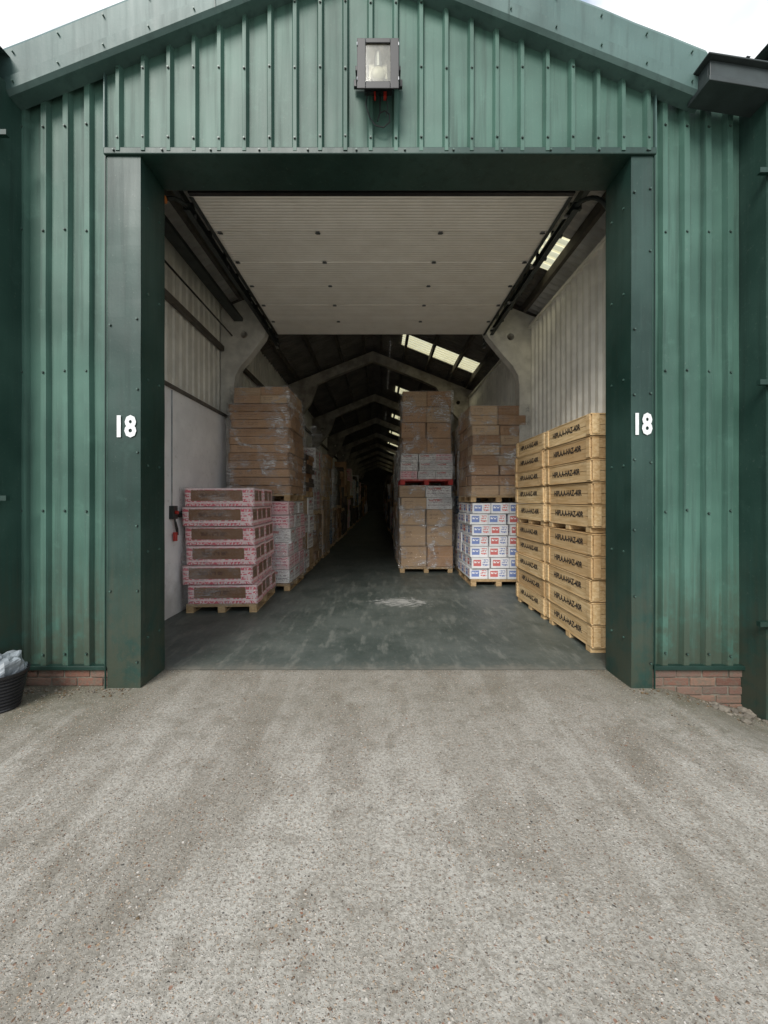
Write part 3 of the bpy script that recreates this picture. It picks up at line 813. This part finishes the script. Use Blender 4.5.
g = empty('valley_gutter')
b = B()
def tl(q): return Vector((q.x, q.y, q.z-.16*(q.x-2.4)+.04))
b.box(2.60, 3.42, 3.15, 3.17, 4.92, 5.06, M['gutter'], .5, tl); b.box(2.60, 2.62, 3.172, 3.36, 4.92, 5.06, M['gutter'], .5, tl)
b.box(3.40, 3.42, 3.172, 3.36, 4.92, 5.06, M['gutter'], .5, tl); b.box(2.58, 3.44, 3.13, 3.36, 4.88, 4.918, M['gutter'], .5, tl)
b.box(2.56, 3.46, 3.11, 3.36, 5.062, 5.075, M['gutter'], .5, tl)
for x in (2.85, 3.15): b.box(x, x+.03, 3.105, 3.36, 5.077, 5.085, M['gutter'], .5, tl)
b.make('gutter_box', g, .006)
dp = empty('downpipe')
b = B(); x = 3.17; b.cyl((x, 3.15, -.1), (x, 3.15, 4.76), .042, M['darkgreen'], 16)
for z in (.6, 2.52, 4.2): b.cyl((x, 3.15, z), (x, 3.15, z+.03), .049, M['darkgreen'], 16); b.box(x-.16, x+.10, 3.165, 3.20, z-.005, z+.035, M['darkgreen'])
b.make('pipe', dp)
dp = empty('downpipe')
b = B(); x = -3.13; b.cyl((x, 3.15, .35), (x, 3.15, 4.9), .042, M['darkgreen'], 16)
for z in (1.6, 4.5): b.cyl((x, 3.15, z), (x, 3.15, z+.03), .049, M['darkgreen'], 16); b.box(x-.1, x+.17, 3.165, 3.20, z-.005, z+.035, M['darkgreen'])
b.cyl((x, 3.15, .35), (x+.02, 3.05, .22), .042, M['darkgreen'], 16)
b.make('pipe', dp)

# ------------------------------------------------------------------ pot with a crumpled bag
b = B(); px, py = -2.92, 3.08; prof_ = [(.115, .0), (.12, .01)]
for i in range(9):
    z = .02+i*.026; r = .115+i*.0045; prof_ += [(r, z), (r+.007, z+.008), (r+.007, z+.016), (r, z+.022)]
prof_ += [(.17, .262), (.175, .285), (.162, .285), (.15, .23), (.0, .22)]
n = 36
for r, z in prof_:
    for i in range(n): b.v.append((px+r*math.cos(2*math.pi*i/n), py+r*math.sin(2*math.pi*i/n), z))
for k in range(len(prof_)-1):
    for i in range(n): b.face([k*n+i, k*n+(i+1) % n, (k+1)*n+(i+1) % n, (k+1)*n+i], M['pot'])
pt = empty('plant_pot'); b.make('ribbed_pot', pt)
b = B(); N1, N2 = 28, 14
for j in range(N2+1):
    for i in range(N1):
        a = 2*math.pi*i/N1; ph = math.pi/2*j/N2
        r = .145*math.cos(ph)**.5; z = .25+.15*math.sin(ph)
        p = Vector((px+r*math.cos(a), py+r*math.sin(a), z)); nn = noise.noise(p*13)*.04+noise.noise(p*30)*.018
        b.v.append((p.x+nn*math.cos(a), p.y+nn*math.sin(a), p.z+nn))
for j in range(N2):
    for i in range(N1): b.face([j*N1+i, j*N1+(i+1) % N1, (j+1)*N1+(i+1) % N1, (j+1)*N1+i], M['bag'])
b.make('plastic_bag', pt)

# ------------------------------------------------------------------ ground
def sst(a, b_, x): t = max(0, min(1, (x-a)/(b_-a))); return t*t*(3-2*t)
def gz(x, y):
    dip = -.19*sst(2.25, 3.15, x)*sst(1.9, 3.1, y)
    if y > 3.9: dip = 0 if abs(x) < 3 else dip
    return dip + (.006*noise.noise((x*.8, y*.8, 0)) if y < 3.6 and (x*x+y*y) < 900 else 0) - (.03 if y > 3.9 else 0)
xs = [-400, -150, -60, -25, -12, -8]+[-6+i*.1 for i in range(121)]+[8, 12, 25, 60, 150, 400]
ys = [-400, -150, -60, -25, -12, -6, -3]+[-1+i*.1 for i in range(51)]+[4.5, 6, 12, 30, 60, 150, 600]
b = B()
for yy in ys:
    for xx in xs: b.v.append((xx, yy, gz(xx, yy)))
nx = len(xs)
for j in range(len(ys)-1):
    for i in range(nx-1):
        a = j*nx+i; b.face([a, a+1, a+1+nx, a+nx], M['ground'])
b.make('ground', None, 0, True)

import bmesh
b = B()
def rock(cx, cy, cz, r, mat):
    bm = bmesh.new(); bmesh.ops.create_icosphere(bm, subdivisions=1, radius=r)
    off = Vector((random.random()*50, random.random()*50, 0)); base = len(b.v)
    s = (random.uniform(.8, 1.4), random.uniform(.8, 1.3), random.uniform(.45, .8))
    for v in bm.verts:
        k = 1+.5*noise.noise(v.co/r*1.2+off); b.v.append((cx+v.co.x*s[0]*k, cy+v.co.y*s[1]*k, cz+v.co.z*s[2]*k))
    for f in bm.faces: b.face([base+v.index for v in f.verts], mat)
    bm.free()
for i in range(90):
    x = random.uniform(2.75, 3.35); y = 3.40-abs(random.gauss(0, .10)); r = random.uniform(.008, .036); rock(x, y, gz(x, y)+r*.3, r, M['stone'])
for i in range(240):
    side = random.random() < .5
    x = random.uniform(-3.0, -2.1) if side else random.uniform(2.1, 3.1); y = 3.38-abs(random.gauss(0, .07)); r = random.uniform(.003, .013); rock(x, y, gz(x, y)+r*.3, r, random.choice((M['stone'], M['gravelleaf'])))
for i in range(70):
    x = random.uniform(-3, 3); y = random.uniform(.9, 3.3); r = random.uniform(.003, .007); rock(x, y, gz(x, y)+r*.3, r, random.choice((M['stone'], M['gravelleaf'])))
b.make('rubble')

# ------------------------------------------------------------------ world, sun, camera
w = NT('World', True); scene.world = w.m
EL, AZ = math.radians(40), math.radians(200)
skyn = w.n('ShaderNodeTexSky', sky_type='NISHITA'); skyn.sun_disc = False; skyn.sun_elevation = EL; skyn.sun_rotation = AZ
cv = w.coord('Generated'); sx, sy, sz = w.sep(cv)
dz = w.math('ADD', w.math('ABSOLUTE', sz), .18)
pv = w.n('ShaderNodeCombineXYZ', {0: w.math('DIVIDE', sx, dz), 1: w.math('DIVIDE', sy, dz), 2: 0.0}).outputs[0]
n1 = w.noise(w.mapping(pv, (1, 1, 1), (3.1, 1.7, 0)), 2.2, 5, .58, .4)
n2 = w.noise(pv, 4.0, 3, .6, .2)
f = w.smooth(n1, .34, .56)
cl = w.mix(w.smooth(n2, .3, .7), (6.2, 6.5, 6.8), (9.8, 9.8, 9.7))
col = w.mix(f, w.mix(.5, skyn.outputs[0], (3.6, 5.0, 6.9)), cl)
bg = w.n('ShaderNodeBackground', {'Color': col, 'Strength': .15}); w.n('ShaderNodeOutputWorld', {'Surface': bg.outputs[0]})
w.m.cycles.sampling_method = 'MANUAL'; w.m.cycles.sample_map_resolution = 256

sd = bpy.data.lights.new('sun', 'SUN'); sd.energy = 3.6; sd.angle = math.radians(28); sd.color = (1, .965, .915)
so = bpy.data.objects.new('sun', sd); C.objects.link(so)
D = Vector((math.sin(AZ)*math.cos(EL), math.cos(AZ)*math.cos(EL), math.sin(EL)))
so.rotation_euler = D.to_track_quat('Z', 'Y').to_euler(); so.location = D*30

cd = bpy.data.cameras.new('camera'); cam = bpy.data.objects.new('camera', cd); C.objects.link(cam)
cd.sensor_fit = 'VERTICAL'; cd.sensor_height = 36; cd.lens = 400/1024*36
cd.shift_x = 4/1024; cd.shift_y = -12/1024; cd.clip_start = .05; cd.clip_end = 2000
cam.location = (0, 0, 1.6); cam.rotation_euler = (math.pi/2, 0, 0)
scene.camera = cam
scene.view_settings.view_transform = 'Standard'; scene.view_settings.look = 'None'; scene.view_settings.exposure = 0
